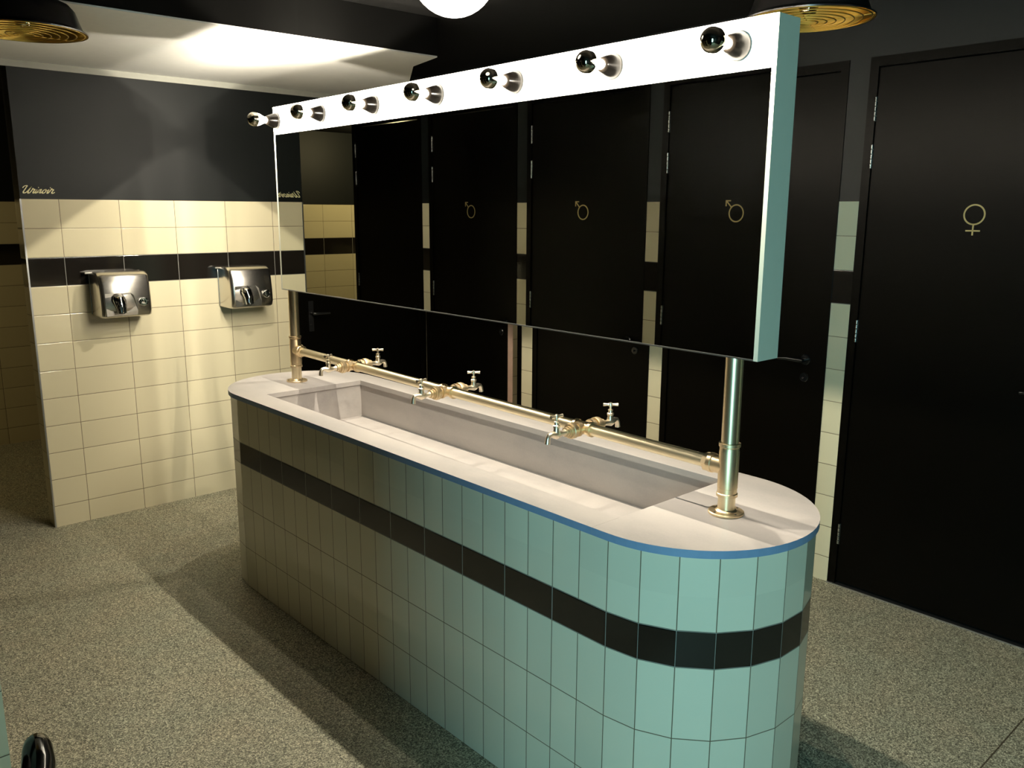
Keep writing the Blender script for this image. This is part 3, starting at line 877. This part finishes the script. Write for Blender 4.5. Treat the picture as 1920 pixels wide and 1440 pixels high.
# ------------------------------------------------------------------ hand dryers
def make_dryer():
    """origin on the wall, centre; front towards -Y. 0.27 wide, 0.245 high, 0.19 deep"""
    t = empty('hand_dryer')
    W, Hh, D = 0.132, 0.122, 0.190
    # shaped cover: side profile (y, z): sloping top front, full belly, slight undercut
    prof = [(0.0, Hh*0.98), (-0.09, Hh), (-0.135, Hh*0.97), (-0.162, Hh*0.86), (-0.178, Hh*0.45), (-0.188, -0.02), (-0.190, -Hh*0.70), (-0.178, -Hh*0.94), (-0.150, -Hh), (0.0, -Hh)]
    bm = bmesh.new()
    xs = [(-W, 0.86), (-W+0.006, 0.95), (-W+0.020, 1.0), (0, 1.006), (W-0.020, 1.0), (W-0.006, 0.95), (W, 0.86)]
    rows = []
    for x, k in xs:
        rows.append([bm.verts.new((x, y*(k if y < -0.01 else 1), z*(0.94+0.06*(k-0.86)/0.14))) for y, z in prof])
    for A, C in zip(rows, rows[1:]):
        for i in range(len(prof)-1): bm.faces.new((A[i], A[i+1], C[i+1], C[i]))
        bm.faces.new((A[-1], A[0], C[0], C[-1]))
    bm.faces.new(rows[0]); bm.faces.new(list(reversed(rows[-1])))
    b_ = obj('cover', bm, M['steel'], t, smooth=True, angle=42)
    md = b_.modifiers.new('bevel', 'BEVEL'); md.width = 0.006; md.segments = 3; md.limit_method = 'ANGLE'; md.angle_limit = math.radians(38)
    # recess panel around the nozzle
    bm = bmesh.new()
    pts = [(-0.112, 0.012), (0.018, 0.012), (0.034, -0.004), (0.050, -0.085), (0.046, -0.108), (-0.112, -0.108)]
    a = [bm.verts.new((x, -0.1915 + (0.006 if z > 0 else 0.0), z)) for x, z in pts]; c = [bm.verts.new((x, -0.17, z)) for x, z in pts]
    bm.faces.new(a)
    for i in range(len(pts)): bm.faces.new((a[i], a[(i+1) % len(pts)], c[(i+1) % len(pts)], c[i]))
    rp = obj('recess', bm, M['steel'], t); rp['label'] = 'darker recessed panel round the nozzle'
    bm = bmesh.new()
    tube(bm, [(-0.048, -0.180, -0.020), (-0.048, -0.206, -0.030), (-0.046, -0.222, -0.055), (-0.044, -0.226, -0.092)], [0.036, 0.035, 0.028, 0.023], 24)
    nz = obj('nozzle', bm, M['chrome'], t, smooth=True); nz['label'] = 'chrome swivel nozzle'
    bm = bmesh.new()
    lathe(bm, [(0.0135, 0), (0.015, 0.0015)], (-0.0438, -0.2262, -0.0925), '-Z', 20)
    obj('outlet', bm, M['hole'], nz)
    bm = bmesh.new()
    lathe(bm, [(0.024, -0.004), (0.024, 0.006), (0.019, 0.010), (0.017, 0.006), (0.013, 0.006), (0.012, 0.012), (0.0, 0.014)], (0.080, -0.194, -0.040), '-Y', 26)
    obj('push_button', bm, M['chrome'], t, smooth=True)['label'] = 'round chrome push button'
    obj('back_plate', B((-W-0.003, W+0.003, -0.010, -0.0002, -Hh*0.9, Hh*0.98), (-W-0.030, -W+0.01, -0.045, -0.0002, Hh*0.90, Hh*0.98)), M['steel'], t, bevel=0.002)
    return t
d0 = make_dryer(); d0.location = (1.515, YW, 1.268)
tag(d0, 'brushed steel hand dryer, left of the two, with a bright white reflection on its front', 'hand dryer', 'hand dryers on the tiled wall')
d1 = copy_tree(d0); d1.location = (2.232, YW, 1.268)
tag(d1, 'brushed steel hand dryer, right of the two, nearer the mirror, reflecting gold', 'hand dryer', 'hand dryers on the tiled wall')

# ------------------------------------------------------------------ pendant lamps
def make_dome():
    """origin at rim centre"""
    t = empty('dome_lamp')
    bm = bmesh.new()
    out = [(0.200, 0.000), (0.201, 0.004), (0.186, 0.014), (0.176, 0.040), (0.165, 0.075), (0.148, 0.095), (0.110, 0.112), (0.060, 0.124), (0.035, 0.150), (0.030, 0.190), (0.0, 0.192)]
    lathe(bm, out, (0, 0, 0), 'Z', 48, caps=False)
    obj('shade', bm, M['blackmetal'], t, smooth=True)
    bm = bmesh.new()
    inn = [(0.1985, 0.001), (0.183, 0.012), (0.172, 0.038), (0.160, 0.070), (0.143, 0.088), (0.100, 0.102), (0.0, 0.106)]
    lathe(bm, inn, (0, 0, 0), 'Z', 48, caps=False)
    obj('reflector', bm, M['polbrass'], t, smooth=True)['label'] = 'polished brass inside of the shade'
    bm = bmesh.new()
    n_ = 7
    for k in range(n_):
        R = 0.030 + k*0.0265
        pts = [(R*math.cos(2*PI*i/48), R*math.sin(2*PI*i/48), 0.002 - 0.010*(1-(R/0.2)**2)) for i in range(49)]
        tube(bm, pts, 0.0019, 6, caps=False)
    for a in (0.35, 0.35+PI/2, 0.35+PI, 0.35+1.5*PI):
        pts = [(r*math.cos(a), r*math.sin(a), 0.004 - 0.010*(1-(r/0.2)**2)) for r in [0.028 + 0.17*i/10 for i in range(11)]]
        tube(bm, pts, 0.0019, 6)
    obj('wire_guard', bm, M['polbrass'], t, smooth=True)
    bm = bmesh.new(); lathe(bm, [(0.018, 0.108), (0.018, 0.08), (0.026, 0.06), (0.030, 0.04), (0.022, 0.02), (0.0, 0.014)], (0, 0, 0), 'Z', 20, caps=False)
    obj('bulb', bm, M['crown'], t, smooth=True)['label'] = 'unlit bulb'
    return t
def cord(t, z0, z1, r=0.004):
    bm = bmesh.new(); tube(bm, [(0, 0, z0), (0, 0, z1)], r, 8)
    lathe(bm, [(0.045, z1-0.02), (0.045, z1-0.0002)], (0, 0, 0), 'Z', 20)
    obj('cord', bm, M['blackmetal'], t, smooth=True)
D0 = make_dome(); D1 = copy_tree(D0)
D0.location = (0.825, 3.42, 2.315)
cord(D0, 0.185, 0.305)
# (cord parts differ: ceilings have the same height here)
D1.location = (2.60, 1.485, 2.315)
cord(D1, 0.185, 0.305)
tag(D0, 'black dome lamp with brass inside, top left before the white ceiling panel', 'ceiling lamp', 'dome lamps with brass insides')
tag(D1, 'dome lamp with ringed brass guard, top right beside the mirror board end', 'ceiling lamp', 'dome lamps with brass insides')
gl = empty('globe_lamp', (1.52, 1.92, 2.352)); tag(gl, 'glowing white globe lamp hanging above the mirror at the top edge', 'ceiling lamp')
bm = bmesh.new(); bmesh.ops.create_uvsphere(bm, u_segments=32, v_segments=20, radius=0.118)
obj('globe', bm, M['globe'], gl, smooth=True)
bm = bmesh.new(); lathe(bm, [(0.035, 0.112), (0.035, 0.14), (0.01, 0.15), (0.006, 0.267)], (0, 0, 0), 'Z', 20)
obj('cap', bm, M['blackmetal'], gl, smooth=True)

# ------------------------------------------------------------------ entrance door beside the camera
ed = empty('door_11', (0.160, 1.225, 0), math.radians(-13)); tag(ed, 'open entrance door beside the camera, only its black lever handle showing at the lower left', 'door', kind='structure')
obj('leaf', B((-0.045, 0.0, -0.86, 0.0, 0.01, 2.10)), M['door'], ed)
bm = bmesh.new()
lathe(bm, [(0.026, 0), (0.026, 0.005), (0.022, 0.009)], (0.0, -0.135, 1.018), 'X', 24)
lathe(bm, [(0.011, 0.006), (0.010, 0.050)], (0.0, -0.135, 1.018), 'X', 16)
tube(bm, [(0.058, -0.030, 1.020), (0.058, -0.033, 1.020), (0.059, -0.042, 1.021), (0.060, -0.060, 1.021), (0.061, -0.10, 1.020), (0.058, -0.17, 1.016)], [0.003, 0.010, 0.0155, 0.0185, 0.020, 0.017], 20)
obj('handle', bm, M['blackgloss'], ed, smooth=True)['label'] = 'glossy black lever handle'
